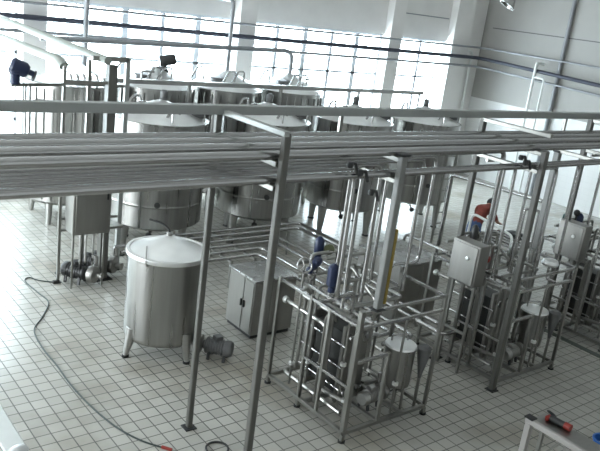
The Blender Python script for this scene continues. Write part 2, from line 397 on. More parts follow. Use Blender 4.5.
def big_tank(cx, cy, label):
    t = thing('storage_tank', (cx, cy, 0), label, 'tank', 'large tanks behind the bridge')
    R, z0, z1 = 1.0, .68, 2.86
    lathe_tank(t, cx, cy, R, z0, z1, .34)
    for k in range(4):
        a = PI / 4 + k * PI / 2 - .5
        c, s = math.cos(a), math.sin(a)
        l = MB().tube([(cx + .82 * c, cy + .82 * s, 1.05), (cx + .86 * c, cy + .86 * s, .04)], [.15, .07], 12).build('leg', 'steel', t)
        MB().lathe([(.09, 0), (.09, .03), (.05, .05)], (cx + .86 * c, cy + .86 * s, 0), 12).build('foot', 'darkmetal', l)
    # manway, agitator and nozzles on the cone
    w = MB().lathe([(.21, 0), (.21, .12), (.25, .12), (.25, .15), (.12, .2), (0, .21)], (cx + .60, cy - .40, z1 + .09), 24).build('manway', 'motor', t)
    MB().ring((cx + .60, cy - .40, z1 + .27), .1, .014).build('hand_wheel', 'darkmetal', w)
    a = MB().lathe([(.09, 0), (.09, .05), (.07, .06), (.08, .08), (.08, .2), (.05, .23), (0, .235)], (cx + .1, cy + .1, z1 + .31), 20).build('agitator_motor', 'motor', t)
    for k, (dx, dy, h) in enumerate(((-.45, -.2, .34), (-.25, .45, .36), (.1, -.6, .28))):
        MB().tube([(cx + dx, cy + dy, z1 + .1), (cx + dx, cy + dy, z1 + h), (cx + dx - .2, cy + dy - .06, z1 + h), (cx + dx - .34, cy + dy - .1, z1 + h - .2)], .028, 8, .07).build('nozzle', 'pipe', t)
    MB().tube([(cx - .2, cy - .88, z1 + .02), (cx - .2, cy - .88, z1 + .25), (cx + .65, cy - .66, z1 + .25), (cx + .65, cy - .66, z1 + .02)], .018, 8, .05).build('guard_rail', 'pipe', t)
    d = (math.cos(-2.2), math.sin(-2.2))
    o = MB().tube([(cx, cy, z0 - .08), (cx, cy, .45), (cx + d[0] * .5, cy + d[1] * .5, .42)], .035, 10, .1).build('outlet', 'pipe', t)
    MB().lathe([(.05, -.05), (.07, 0), (.05, .05)], (cx + d[0] * .5, cy + d[1] * .5, .42), 12, (d[0], d[1], 0)).build('valve', 'darkmetal', o)
    for a in (-2.0, -1.35):
        MB().lathe([(.045, 0), (.045, .06), (.06, .06), (.06, .08), (0, .085)], (cx + .97 * math.cos(a), cy + .97 * math.sin(a), 1.25 if a < -1.5 else 1.75), 14, (math.cos(a), math.sin(a), 0)).build('sample_port', 'darkmetal', t)
    return t
BY = 13.6
t0 = big_tank(7.22, BY, 'large steel tank, first from the left in the front row behind the pipe bridge')
copy_tree(t0, (9.92, BY, 0), 'large steel tank, second from the left in the front row behind the pipe bridge')
copy_tree(t0, (12.6, BY, 0), 'large steel tank, third from the left in the front row behind the pipe bridge')
copy_tree(t0, (15.2, BY, 0), 'large steel tank, rightmost in the front row, beside the bright floor')
def rear_tank(cx, cy, label, cone=.42):
    t = thing('buffer_tank', (cx, cy, 0), label, 'tank', 'rear tanks under the windows')
    lathe_tank(t, cx, cy, .93, .5, 3.15, cone, mat='tank', ribs=True)
    for k in range(4):
        a = PI / 4 + k * PI / 2
        MB().tube([(cx + .75 * math.cos(a), cy + .75 * math.sin(a), .8), (cx + .8 * math.cos(a), cy + .8 * math.sin(a), 0)], [.1, .06], 10).build('leg', 'steel', t)
    if cone < .1: return t
    MB().lathe([(.16, 0), (.16, .1), (.2, .1), (.2, .13), (0, .16)], (cx - .45, cy - .3, 3.3), 20).build('manway', 'motor', t)
    for dx, dy in ((-.1, -.55), (-.62, .1), (.2, -.5)):
        MB().tube([(cx + dx, cy + dy, 3.2), (cx + dx, cy + dy, 3.62), (cx + dx - .25, cy + dy - .1, 3.62), (cx + dx - .5, cy + dy - .25, 3.36)], .025, 8, .08).build('nozzle', 'pipe', t)
    return t
rear_tank(6.25, 16.2, 'flat topped ribbed rear tank at far left, behind the sloping pipes', .03)
r0 = rear_tank(8.35, 16.2, 'ribbed rear tank with a black agitator motor on top, under the windows')
copy_tree(r0, (10.4, 16.2, 0), 'ribbed rear tank with an upright pipe on its cone, under the windows')
copy_tree(r0, (12.45, 16.2, 0), 'rightmost ribbed rear tank, an arched pipe rising from its cone')
ag = thing('agitator', (8.55, 16.1, 3.5), 'black agitator motor standing on a rear tank against the windows', 'motor')
MB().lathe([(.12, 0), (.12, .1), (.07, .12), (.07, .2), (.1, .22)], (8.55, 16.1, 3.42), 16).build('gearbox', 'darkmetal', ag)
MB().lathe([(.11, -.15), (.13, -.12), (.13, .2), (.1, .24), (0, .25)], (8.58, 16.1, 3.74), 16, (.9, -.3, .2)).build('motor_body', 'darkmetal', ag)
process_pipe('arched_pipe', [(5.6, 16.2, 4.04), (12.42, 16.2, 4.18), (12.42, 16.2, 3.56)], .06, 'greypipe', 'grey pipe crossing before the windows and bending down to the rightmost rear tank', bend=.25)
process_pipe('upright_pipe', [(10.4, 16.2, 3.55), (10.4, 16.2, 5.3), (10.7, 17.3, 5.3), (10.7, 17.99, 5.3)], .05, 'greypipe', 'grey upright pipe rising from a rear tank past the window column', bend=.2)
process_pipe('upright_pipe', [(6.9, 16.9, 3.3), (6.9, 16.9, ZC - .01)], .06, 'greypipe', 'dark upright pipe at the left rising to the ceiling before the windows')
# support beam in front of the rear tanks
sb = thing('support_beam', (11.5, 14.95, 0), 'slim flat steel beam running level before the rear tanks and windows', 'beam')
MB().box((6.5, 14.88, 3.33), (16.45, 15.0, 3.43), .01).build('beam', 'steel', sb)
for x in (6.6, 8.62, 11.24, 13.9, 16.3): MB().bar((x, 14.94, 0), (x, 14.94, 3.33), .07).build('post', 'steel', sb)
for x in (7.4, 11.9, 14.0): MB().tube([(x, 14.94, 3.43), (x, 14.94, 3.6), (x + .3, 14.94, 3.6)], .02, 8, .05).build('pipe_clip', 'pipe', sb)

# ------------------------------------------------------------------ left pipe stand with control cabinet
ps = thing('pipe_stand', (5.1, 12.4, 0), 'tall grey steel pipe stand at the left holding the sloping pipes', 'pipe stand')
for (x, y, w, z, mt) in ((4.70, 12.35, .05, 3.95, 'frame'), (4.84, 12.75, .04, 3.7, 'frame'), (5.52, 12.3, .16, 4.02, 'post'), (5.3, 12.75, .06, 4.04, 'frame'), (5.98, 12.65, .085, 4.12, 'beam')):
    p = MB().bar((x, y, .02), (x, y, z), w, w).build('post', mt, ps)
    MB().box((x - w, y - w, 0), (x + w, y + w, .02)).build('foot_plate', 'dark', p)
for a, b, w in (((4.70, 12.35, 3.7), (5.55, 12.3, 3.7), .05), ((4.70, 12.35, 1.25), (4.84, 12.75, 1.25), .04), ((5.3, 12.65, 4.08), (5.98, 12.65, 4.08), .085), ((4.84, 12.75, 3.6), (5.98, 12.65, 3.6), .05), ((4.7, 12.35, 1.02), (5.5, 12.3, 1.02), .05), ((4.84, 12.75, 1.1), (5.98, 12.65, 1.1), .05)):
    MB().bar(a, b, w).build('cross_bar', 'frame', ps)
c = thing('control_cabinet', (5.08, 12.05, 1.06), 'wide grey control cabinet on thin legs above two pumps at left', 'cabinet')
MB().box((4.76, 11.88, 1.06), (5.46, 12.27, 2.5), .012).build('body', 'panel', c)
MB().box((4.80, 11.855, 1.12), (5.42, 11.88, 2.46), .006).build('door', 'panel', c)
MB().box((5.36, 11.83, 1.7), (5.39, 11.857, 1.85), .004).build('handle', 'dark', c)
for x in (4.82, 5.40): MB().bar((x, 12.0, .0), (x, 12.0, 1.06), .035).build('leg', 'frame', c)
for k, x in enumerate((4.98, 5.10, 5.26)): MB().tube([(x, 12.05 + .04 * k, 1.06), (x, 12.05 + .04 * k, .45), (x + .05, 12.16 + .05 * k, .32)], .022, 8, .06).build('drop_tube', 'pipe', c)
MB().box((5.46, 11.9, 1.12), (5.72, 12.2, 1.16), .004).build('side_shelf', 'frame', c)

def pump(name, x, y, ang, label, sc=1., mat='motor', z=0., cat='pump', group=None):
    t = thing(name, (x, y, z), label, cat, group)
    d = Vector((math.cos(ang), math.sin(ang), 0)); q = Vector((-d.y, d.x, 0)); h = z + .19 * sc
    P = lambda a, b, c: Vector((x, y, 0)) + d * a * sc + q * b * sc + Vector((0, 0, z + c * sc))
    prof = [(0, -.24), (.1, -.235), (.125, -.2), (.125, -.14)]
    for k in range(7): prof += [(.125, -.13 + k * .04), (.112, -.125 + k * .04), (.112, -.102 + k * .04), (.125, -.097 + k * .04)]
    prof += [(.125, .16), (.07, .19), (.05, .24)]
    MB().lathe([(r * sc, a * sc) for r, a in prof], P(0, 0, .19), 20, d).build('motor_body', mat, t)
    MB().lathe([(.06 * sc, .22 * sc), (.14 * sc, .24 * sc), (.15 * sc, .29 * sc), (.14 * sc, .34 * sc), (.05 * sc, .36 * sc), (.045 * sc, .44 * sc), (.06 * sc, .44 * sc), (.06 * sc, .46 * sc)], P(0, 0, .19), 20, d).build('pump_head', 'panel', t)
    MB().tube([P(.29, .08, .25), P(.29, .08, .5)], .04 * sc, 10).build('outlet', 'pipe', t)
    MB().box(P(0, 0, .30) - Vector((.06, .06, 0)) * sc, P(0, 0, .37) + Vector((.06, .06, 0)) * sc, .008).build('terminal_box', mat, t)
    for a in (-.14, .1):
        for b in (-.1, .1): MB().bar(P(a, b, 0), P(a, b * .7, .14), .04 * sc, .04 * sc, 0).build('foot', 'darkmetal', t)
    return t
pump('centrifugal_pump', 5.02, 12.28, -.9, 'grey pump on the floor under the left cabinet, nearer its outer leg', 1.15, 'darkmetal', group='pumps under the left cabinet')
pump('centrifugal_pump', 5.56, 12.62, -.9, 'grey pump with reddish motor end under the left cabinet, beside low pipes', 1.15, 'darkmetal', group='pumps under the left cabinet')
pump('floor_motor', 5.87, 8.66, 2.3, 'dark grey motor pump alone on the tiles right of the small tank', 1.05)

# sloping pipes coming from the back wall to the stand
process_pipe('sloping_duct', [(5.06, 17.3, 4.31), (5.5, 12.42, 4.07)], .075, 'duct', 'thick pale sloping pipe at upper left reaching the dark post', group='sloping pipes at upper left')
process_pipe('sloping_duct', [(4.72, 17.3, 4.02), (4.80, 12.9, 3.98), (4.84, 12.76, 3.9)], .085, 'duct', 'broad pale pipe below the thicker sloping one with bent end', group='sloping pipes at upper left')
for i, w in enumerate(['leftmost', 'second from left', 'middle', 'second from right', 'rightmost']):
    x = 6.03 + i * .155
    process_pipe('bent_pipe', [(x + .08, 17.4, 3.52), (x, 15.45 + .02 * i, 3.37), (x, 15.45 + .02 * i, 3.17)], .036, 'pipe', 'thin bent steel pipe, %s of five ending on the flat topped rear tank' % w, group='five bent pipes at upper left', bend=.12)
mo = thing('blue_motor', (3.85, 12.15, 3.6), 'dark blue motor with valve at the far left edge above the bridge', 'motor')
MB().lathe([(.09, -.14), (.125, -.1), (.125, .1), (.09, .15), (.045, .16), (.045, .24)], (3.86, 12.1, 3.92), 18, (.9, -.2, -.35)).build('motor_body', 'blue', mo)
MB().lathe([(.08, 0), (.08, .16), (.11, .18), (.11, .22)], (3.80, 12.1, 3.66), 16).build('gearbox', 'blue', mo)
MB().ring((4.08, 12.04, 3.80), .08, .016, (.9, -.2, -.35)).build('hand_wheel', 'darkmetal', mo)
MB().bar((3.74, 12.12, 3.64), (4.675, 12.34, 3.64), .05).build('bracket', 'frame', mo)

# ------------------------------------------------------------------ small foreground tank
cx, cy = 5.25, 9.33
st = thing('mixing_tank', (cx, cy, 0), 'smaller steel tank with conical lid standing alone on tiles', 'tank')
R = .60
MB().lathe([(0, .22), (R * .6, .24), (R * .97, .28), (R, .32), (R, .35), (R, .5), (R, 1.2), (R, 1.53), (R, 1.58), (R + .012, 1.59), (R + .012, 1.61), (R, 1.62)], (cx, cy, 0), 56).build('body', 'tank', st)
MB().lathe([(R + .03, 1.60), (R + .035, 1.63), (R + .03, 1.665), (R - .02, 1.67), (R - .04, 1.65)], (cx, cy, 0), 56).build('rim', 'cone', st)
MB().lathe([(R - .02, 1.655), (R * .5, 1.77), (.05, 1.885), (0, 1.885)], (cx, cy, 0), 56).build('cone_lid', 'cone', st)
v = MB().tube([(cx, cy, 1.87), (cx, cy, 1.96), (cx - .10, cy + .06, 2.06), (cx - .26, cy + .18, 2.10)], .016, 8, .05).build('vent_pipe', 'darkmetal', st)
MB().lathe([(.05, 0), (.05, .04), (.03, .06)], (cx, cy, 1.875), 12).build('collar', 'steel', v)
for k in range(4):
    a = math.radians(-174) + k * math.radians(94 if k == 1 else 91)
    c_, s_ = math.cos(a), math.sin(a)
    l = MB().tube([(cx + .54 * c_, cy + .54 * s_, .46), (cx + .64 * c_, cy + .64 * s_, .03)], [.10, .04], 10).build('leg', 'steel', st)
    MB().lathe([(.055, 0), (.055, .03), (.03, .04)], (cx + .64 * c_, cy + .64 * s_, 0), 12).build('foot', 'darkmetal', l)
MB().tube([(cx + .2, cy - .2, .26), (cx + .35, cy - .45, .24), (cx + .46, cy - .5, .24)], .03, 10, .1).build('outlet_pipe', 'pipe', st)
MB().tube([(cx - .5, cy - .33, 1.55), (cx - .56, cy - .37, 1.62), (cx - .42, cy - .1, 1.78)], .012, 6, .03).build('lid_clamp', 'steel', st)

# ------------------------------------------------------------------ steel machine housings
def housing(lo, hi, label, feet=True):
    t = thing('machine_housing', ((lo[0] + hi[0]) / 2, (lo[1] + hi[1]) / 2, 0), label, 'machine housing', 'steel machine housings')
    MB().box((lo[0], lo[1], .06), (hi[0], hi[1], hi[2] - .03), .012).build('body', 'panel', t)
    MB().box((lo[0] - .02, lo[1] - .02, hi[2] - .03), (hi[0] + .02, hi[1] + .02, hi[2]), .008).build('top_plate', 'boxtop', t)
    MB().box((lo[0] + .03, lo[1] + .03, 0), (hi[0] - .03, hi[1] - .03, .06)).build('plinth', 'dark', t)
    ym = lo[1] + (hi[1] - lo[1]) * .38
    for a, b in ((lo[1] + .03, ym - .01), (ym + .01, hi[1] - .03)):
        d = MB().box((lo[0] - .014, a, .09), (lo[0], b, hi[2] - .06), .004).build('side_door', 'panel', t)
        MB().box((lo[0] - .04, (b if b < ym + .02 else a + .06) - .05, .5), (lo[0] - .014, (b if b < ym + .02 else a + .06) - .02, .62), .003).build('handle', 'dark', d)
    xm = (lo[0] + hi[0]) / 2
    for a, b in ((lo[0] + .03, xm - .01), (xm + .01, hi[0] - .03)):
        MB().box((a, lo[1] - .012, .09), (b, lo[1], hi[2] - .06), .004).build('front_door', 'panel', t)
    return t
housing((6.72, 8.98, 0), (7.58, 9.76, 1.06), 'square steel machine housing with shiny top right of the small tank')
hb = housing((9.58, 8.45, 0), (10.68, 9.62, 1.18), 'square steel machine housing with shiny top behind the middle machine')
process_pipe('rail_pipe', [(10.9, 8.3, 0), (10.9, 8.3, 1.25), (10.9, 9.7, 1.25), (10.9, 9.7, 0)], .03, 'pipe', 'bent steel guard rail standing right of the rear machine housing', 'rail')

# low pipes running over the floor from the left pumps
lowy = [11.1, 11.4, 11.7, 12.0, 12.3, 12.58]; turn = [8.3, 8.56, 9.08, 9.34, 10.2, 10.45]
fin = [[(8.3, 7.3, .6), (7.85, 7.3, .6)], [(8.56, 7.05, .6), (7.85, 7.05, .6)], [(9.08, 6.9, .6), (9.4, 6.9, .6)], [(9.34, 7.2, .6), (9.6, 7.2, .6)], [(10.2, 9.64, .6)], [(10.45, 9.64, .6)]]
LW = ['nearest', 'second nearest', 'third nearest', 'third farthest', 'second farthest', 'farthest']
for i in range(6):
    x0 = 5.75 if i in (2, 3, 4) else 6.3
    process_pipe('floor_pipe', [(x0, lowy[i], .6 if i != 2 else .6), (turn[i], lowy[i], .6)] + fin[i], .036, 'pipe', 'low steel floor pipe under the large tanks, %s of six, turning toward the machines' % LW[i], group='low floor pipes', bend=.16)
for j, (x, lab) in enumerate(((6.42, 'low pipe trestle left, hidden near the small tank'), (7.6, 'low pipe trestle between the small tank and the housing'), (8.15, 'low pipe trestle at the corner where the pipes turn'), (9.9, 'low pipe trestle at the right end of the floor pipes'))):
    t = thing('pipe_trestle', (x, 11.8, 0), lab, 'trestle', 'low pipe trestles')
    ya = 11.0 if x < 8.2 else 12.2
    MB().box((x - .025, ya, .52), (x + .025, 12.7, .564), .004).build('top_bar', 'frame', t)
    for y in (ya + .04, 12.66): MB().bar((x, y, 0), (x, y, .52), .045).build('leg', 'frame', t)

# ------------------------------------------------------------------ process skids
def skid(dx, which, short):
    X = lambda x: x + dx
    x0, x1, y0, y1 = X(6.18), X(7.76), 5.97, 7.68
    G = lambda w: w
    t = thing('process_skid', ((x0 + x1) / 2, (y0 + y1) / 2, 0), 'square steel tube frame of the %s machine, with rails and short feet' % which, 'skid frame', 'machine skid frames')
    for a, b in (((x0, y0, .14), (x1, y0, .14)), ((x0, y1, .14), (x1, y1, .14)), ((x0, y0, .14), (x0, y1, .14)), ((x1, y0, .14), (x1, y1, .14)), ((x0 + .62, y0, .14), (x0 + .62, y1, .14)), ((x0, 6.83, .14), (x1, 6.83, .14)), ((x0 + 1.1, y0, .14), (x0 + 1.1, y1, .14))):
        MB().bar(a, b, .055).build('base_rail', 'frame', t)
    for x in (x0, x1):
        for y in (y0, 6.95, y1):
            f = MB().bar((x, y, .02), (x, y, .115), .05).build('foot', 'frame', t)
            MB().lathe([(.05, 0), (.05, .02)], (x, y, 0), 12).build('pad', 'dark', f)
    ups = [(x0, y0, 1.9), (x0, 6.55, 1.7), (x0, 6.95, 1.72), (x0, y1, 1.72), (x1, y0, 1.9), (x1, 6.83, 1.9), (x1, y1, 1.72), (x0 + .62, y1, 1.7), (x0 + .62, y0, 1.2)]
    for k, (x, y, z) in enumerate(ups): MB().bar((x, y, .165), (x, y, z), .05 if k else .07).build('upright', 'frame' if k else 'skidpipe', t)
    for a, b in (((x0, y0, 1.87), (x1, y0, 1.87)), ((x0, y0, 1.66), (x1, y0, 1.66)), ((x0, y0, 1.68), (x0, y1, 1.68)), ((x0 + .22, y0, 1.7), (x0 + .22, y1, 1.7)), ((x1, y0, 1.87), (x1, 6.83, 1.87)), ((x0, y1, 1.68), (x1, y1, 1.68)), ((x0, 6.83, 1.66), (x1, 6.83, 1.66)), ((x1, 6.83, 1.68), (x1, y1, 1.68)), ((x0, y0, 1.17), (x0 + .62, y0, 1.17)), ((x0, 6.95, .8), (x0, y0, .8)), ((x1, y0, .9), (x1, 6.83, .9))):
        MB().bar(a, b, .042).build('top_rail' if a[2] > 1.5 else 'side_rail', 'pipe', t)
    # plate heat exchanger
    hx = thing('heat_exchanger', (X(6.74), 6.9, .17), 'dark plate heat exchanger inside the %s machine frame' % which, 'heat exchanger', 'plate heat exchangers')
    MB().box((X(6.54), 6.60, .3), (X(6.94), 7.18, 1.25), .01).build('plate_pack', 'pack', hx)
    MB().box((X(6.50), 6.54, .19), (X(6.98), 6.60, 1.36), .012).build('fixed_plate', 'frame', hx, 'pale end plate')
    MB().box((X(6.50), 7.18, .19), (X(6.98), 7.23, 1.36), .012).build('pressure_plate', 'frame', hx)
    MB().bar((X(6.74), 6.5, 1.39), (X(6.74), 7.5, 1.39), .045).build('carrying_bar', 'frame', hx)
    for x in (6.505, 6.975):
        for z in (.42, .75, 1.08): MB().tube([(X(x), 6.5, z), (X(x), 7.42, z)], .015, 8).build('tie_rod', 'pipe', hx)
    for x in (6.6, 6.88):
        for z in (.36, 1.2): MB().lathe([(.045, 0), (.045, .06), (.06, .06), (.06, .085)], (X(x), 6.54, z), 14, (0, -1, 0)).build('port', 'pipe', hx)
    # balance tank
    bx, by = X(7.44), 6.33
    bt = thing('balance_tank', (bx, by, .17), 'small upright steel balance tank at the front right of the %s machine' % which, 'tank', 'balance tanks on the skids')
    MB().lathe([(0, .34), (.12, .36), (.215, .42), (.22, .46), (.22, .98), (.235, .985), (.235, 1.01), (.22, 1.015)], (bx, by, 0), 32).build('body', 'tank', bt)
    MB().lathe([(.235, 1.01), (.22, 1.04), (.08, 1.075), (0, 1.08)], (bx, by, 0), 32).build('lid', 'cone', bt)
    MB().tube([(bx + .12, by, 1.05), (bx + .12, by, 1.15), (bx - .1, by + .1, 1.15), (bx - .1, by + .1, 1.06)], .014, 8, .03).build('lid_handle', 'pipe', bt)
    for a in (.5, 2.6, 4.7): MB().tube([(bx + .18 * math.cos(a), by + .18 * math.sin(a), .46), (bx + .2 * math.cos(a), by + .2 * math.sin(a), .0 if a != 9 else .0)], .02, 8).build('leg', 'frame', bt)
    MB().tube([(bx, by, .36), (bx, by, .26), (bx - .25, by, .26)], .025, 8, .06).build('outlet', 'pipe', bt)
    pump('skid_pump', X(6.95), 6.30, .12, 'short steel motor pump low at the front of the %s machine' % which, .85, 'steel', .1675, 'pump', 'pumps on the skids')
    # cone funnel on the right upright
    fn = thing('cone_filter', (X(7.70), 6.12, .9), 'dark cone shaped filter beside the balance tank of the %s machine' % which, 'filter', 'cone filters on the skids')
    MB().lathe([(.025, .55), (.035, .62), (.10, .95), (.10, 1.02), (.06, 1.06)], (X(7.69), 6.1, 0), 18).build('cone', 'motor', fn)
    MB().tube([(X(7.69), 6.1, .0), (X(7.69), 6.1, .56)], .024, 8).build('pipe_leg', 'frame', fn)
    # holding tube in loops and cross pipes
    lab = ['looped steel pipe over the top of the %s machine, rear side', 'looped steel pipe over the top of the %s machine, middle', 'steel pipe along the left side of the %s machine', 'upright bent steel pipe in the middle of the %s machine', 'upright bent steel pipe at the rear of the %s machine', 'low steel pipe crossing the base of the %s machine', 'second upright bent steel pipe near the front of the %s machine', 'pair-forming steel pipe along the rear top of the %s machine', 'short upright steel pipe beside the heat exchanger of the %s machine']
    paths = [[(X(6.35), 7.5, 1.76), (X(7.6), 7.5, 1.76), (X(7.6), 7.1, 1.76), (X(6.4), 7.1, 1.76), (X(6.4), 7.1, .5)],
             [(X(6.3), 6.35, 1.77), (X(7.3), 6.35, 1.77), (X(7.3), 7.3, 1.77), (X(7.3), 7.3, .35)],
             [(X(6.30), 7.62, 1.35), (X(6.30), 6.72, 1.35), (X(6.30), 6.72, .4), (X(6.42), 6.2, .4)],
             [(X(6.62), 6.44, .35), (X(6.62), 6.44, 1.55), (X(7.06), 6.44, 1.55), (X(7.06), 6.9, 1.0), (X(7.06), 6.9, .3)],
             [(X(6.5), 7.45, .3), (X(6.5), 7.45, 2.1), (X(7.0), 7.45, 2.1), (X(7.0), 7.45, 1.0)],
             [(X(6.3), 6.2, .28), (X(6.3), 7.5, .28), (X(7.5), 7.5, .28), (X(7.5), 6.7, .28)],
             [(X(6.86), 6.40, .7), (X(6.86), 6.40, 1.75), (X(6.86), 7.0, 2.05), (X(6.86), 7.0, 1.5)],
             [(X(6.3), 7.56, 1.95), (X(7.7), 7.56, 1.95), (X(7.7), 7.56, .6), (X(7.7), 6.9, .6)],
             [(X(6.42), 6.75, .32), (X(6.42), 6.75, 1.5), (X(6.42), 7.4, 1.5)]]
    for k, (p, l) in enumerate(zip(paths, lab)):
        process_pipe('skid_pipe', p, .024 + .004 * (k % 3), 'skidpipe', l % which, group='pipes of the %s machine' % which, bend=.09, seg=8)
    for k, (x, y, z, l) in enumerate(((6.30, 7.62, 1.35, 'shiny steel pipe cap at the rear corner of the %s machine'), (6.62, 7.63, 1.45, 'shiny steel pipe cap at the rear of the %s machine, near its middle upright'))):
        c = thing('end_fitting', (X(x), y, z), l % which, 'pipe cap', 'shiny pipe caps')
        MB().lathe([(.03, -.05), (.03, 0), (.05, .0), (.055, .04), (.03, .07), (0, .075)], (X(x), y, z), 14, (-.3, 1, .2)).build('cap', 'cone', c)
        MB().tube([(X(x), y, z), (X(x), y - .25, z)], .025, 8).build('stub', 'pipe', c)
    for k, (x, y, z) in enumerate(((6.27, 7.3, 1.62), (6.36, 7.05, 1.66), (6.27, 6.72, 1.5), (6.42, 6.4, 1.62), (6.3, 6.15, 1.45), (7.1, 6.02, 1.6), (7.2, 7.4, 1.85), (7.55, 6.95, 1.6))):
        l = ['rearmost', 'second from the rear', 'third from the rear', 'fourth from the rear', 'frontmost'][k] + ' on the left side of the %s machine' if k < 5 else ['at the front right of the %s machine', 'at the rear right of the %s machine', 'behind the balance tank of the %s machine'][k - 5]
        c = thing('upright_tube', (X(x), y, .1675), 'thin upright steel tube, ' + l % which, 'pipe', 'upright tubes of the %s machine' % which)
        MB().tube([(X(x), y, .1675), (X(x), y, z), (X(x) + .12, y, z + .04), (X(x) + .2, y, z - .12)], .018, 8, .06).build('tube', 'skidpipe', c)
        MB().lathe([(.02, -.03), (.045, -.02), (.045, .02), (.02, .03)], (X(x), y, .5 + .13 * (k % 4)), 12).build('clamp', 'cone', c)
    return t
skid(0, 'first', 1); skid(3.25, 'middle', 2); skid(6.45, 'third', 3)

def actuator(x, y, z, label, mat='blue', h=.34, r=.065, tilt=(0, 0, 1), base=None):
    a = thing('valve_actuator', (x, y, z), label, 'valve', 'valve actuators on the machines')
    MB().lathe([(.03, -.12), (.05, -.1), (.05, -.02), (r * .8, 0), (r, .02), (r, h - .03), (r * .7, h), (.02, h + .03), (0, h + .03)], (x, y, z), 16, tilt).build('cylinder', mat, a)
    MB().boxc((x + .05, y - .03, z + h * .3), (.06, .05, .08), .008).build('solenoid', mat, a)
    b = MB().lathe([(.05, -.19), (.06, -.17), (.06, -.1), (.04, -.08)], (x, y, z), 14).build('valve_body', 'pipe', a)
    if base is not None: MB().tube([(x, y, z - .15), (x, y, base)], .025, 8).build('stem_pipe', 'pipe', a)
    return a
actuator(6.75, 7.6, 2.03, 'dark blue valve actuator, upper left of three on the first machine', h=.24, r=.07, base=1.7)
actuator(6.44, 7.33, 1.96, 'dark blue valve actuator lying beside a hand wheel on the first machine', h=.2, r=.065, tilt=(.8, .3, .35), base=1.7)
actuator(6.46, 6.9, 1.84, 'large dark blue valve actuator, lowest of three on the first machine', h=.30, r=.085, base=1.6)
hw = thing('wheel_valve', (6.22, 7.25, 1.7), 'round steel hand wheel beside the blue valves', 'hand wheel')
W0 = Vector((6.22, 7.25, 2.04))
MB().ring(W0, .10, .013, (-.7, -.7, .3)).build('rim', 'pipe', hw)
MB().tube([W0, (6.22, 7.25, 1.70)], .016, 8).build('spindle', 'pipe', hw)
for k in range(3):
    a = k * 2 * PI / 3; u = Vector((.7, -.7, 0)).normalized(); w = Vector((.3, .3, 1.4)).normalized()
    MB().tube([W0, W0 + (u * math.cos(a) + w * math.sin(a)) * .1], .009, 6).build('spoke', 'pipe', hw)
gg = thing('pressure_gauge', (6.86, 7.53, 1.97), 'round olive pressure gauge right of the upper blue valve', 'gauge')
MB().lathe([(.075, -.03), (.085, 0), (.075, .03)], (6.86, 7.5, 2.12), 20, (-.6, -.7, .3)).build('dial_case', 'olive', gg)
MB().tube([(6.86, 7.52, 2.08), (6.86, 7.52, 1.97)], .014, 8).build('stem', 'pipe', gg)
actuator(9.98, 7.35, 2.0, 'dark valve actuator standing on top of the middle machine', 'darkmetal', h=.25, base=1.7)
actuator(10.3, 6.75, 1.9, 'small steel valve actuator over the middle machine, rear of its twin posts', 'steel', h=.22, base=1.68)
rb = tag(MB().boxc((9.95, 6.98, 1.79), (.2, .12, .07), .02, .5).build('red_cover', 'red'), 'small dull red cover lying on top of the middle machine', 'cover')
sdisc = thing('strainer', (10.55, 6.2, 1.9), 'shiny round steel strainer over the balance tank of the middle machine', 'strainer')
MB().lathe([(.03, -.06), (.13, -.03), (.14, 0), (.12, .05), (.04, .07), (0, .075)], (10.5, 6.15, 1.96), 24).build('bowl', 'cone', sdisc)
MB().tube([(10.5, 6.15, 1.92), (10.5, 6.15, 1.69), (10.5, 5.98, 1.69)], .022, 8, .04).build('stem', 'pipe', sdisc)

def control_box(x0, y0, z0, label):
    t = thing('control_box', (x0 + .12, y0 + .27, 0), label, 'control box', 'control boxes on stands')
    x1, y1, z1 = x0 + .25, y0 + .55, z0 + .68
    MB().box((x0, y0, z0), (x1, y1, z1), .012).build('body', 'panel', t)
    d = MB().box((x0 - .02, y0 + .03, z0 + .03), (x0, y1 - .03, z1 - .03), .006).build('door', 'panel', t)
    MB().lathe([(.035, 0), (.03, .02), (0, .025)], (x0 - .02, y0 + .2, z0 + .44), 14, (-1, 0, 0)).build('latch', 'cone', d)
    for y in (y0 + .06, y1 - .06): MB().bar((x0 + .12, y, 0), (x0 + .12, y, z0), .045).build('leg', 'frame', t)
    MB().bar((x0 + .12, y0 + .06, z0 * .45), (x0 + .12, y1 - .06, z0 * .45), .04).build('cross_bar', 'frame', t)
    return t
control_box(9.14, 6.55, 1.55, 'grey control box on a stand at the left of the middle machine, below the worker')
control_box(12.36, 6.7, 1.55, 'grey control box on a stand at the left of the third machine, near right edge')
actuator(12.75, 7.35, 2.1, 'dark teal valve standing just behind the right control box', 'teal', h=.16, r=.08, base=1.6)
kb = tag(MB().ball((12.98, 7.3, 2.28), .065).tube([(12.98, 7.3, 2.28), (12.98, 7.3, 1.70)], .018, 8).build('ball_marker', 'dark'), 'black ball knob on a stem above the right control box', 'knob')
# inverted U bracket and cross pipe between the right posts
process_pipe('bracket_pipe', [(12.3, 8.0, 0), (12.3, 8.0, 2.2), (12.5, 7.8, 2.2), (12.5, 7.8, 0)], .028, 'pipe', 'inverted U shaped thin steel pipe left of the right control box', bend=.06)
process_pipe('cross_pipe', [(11.62, 7.24, 2.62), (11.62, 9.4, 2.55), (11.62, 9.4, 0)], .035, 'pipe', 'steel pipe running level behind the twin thick posts')
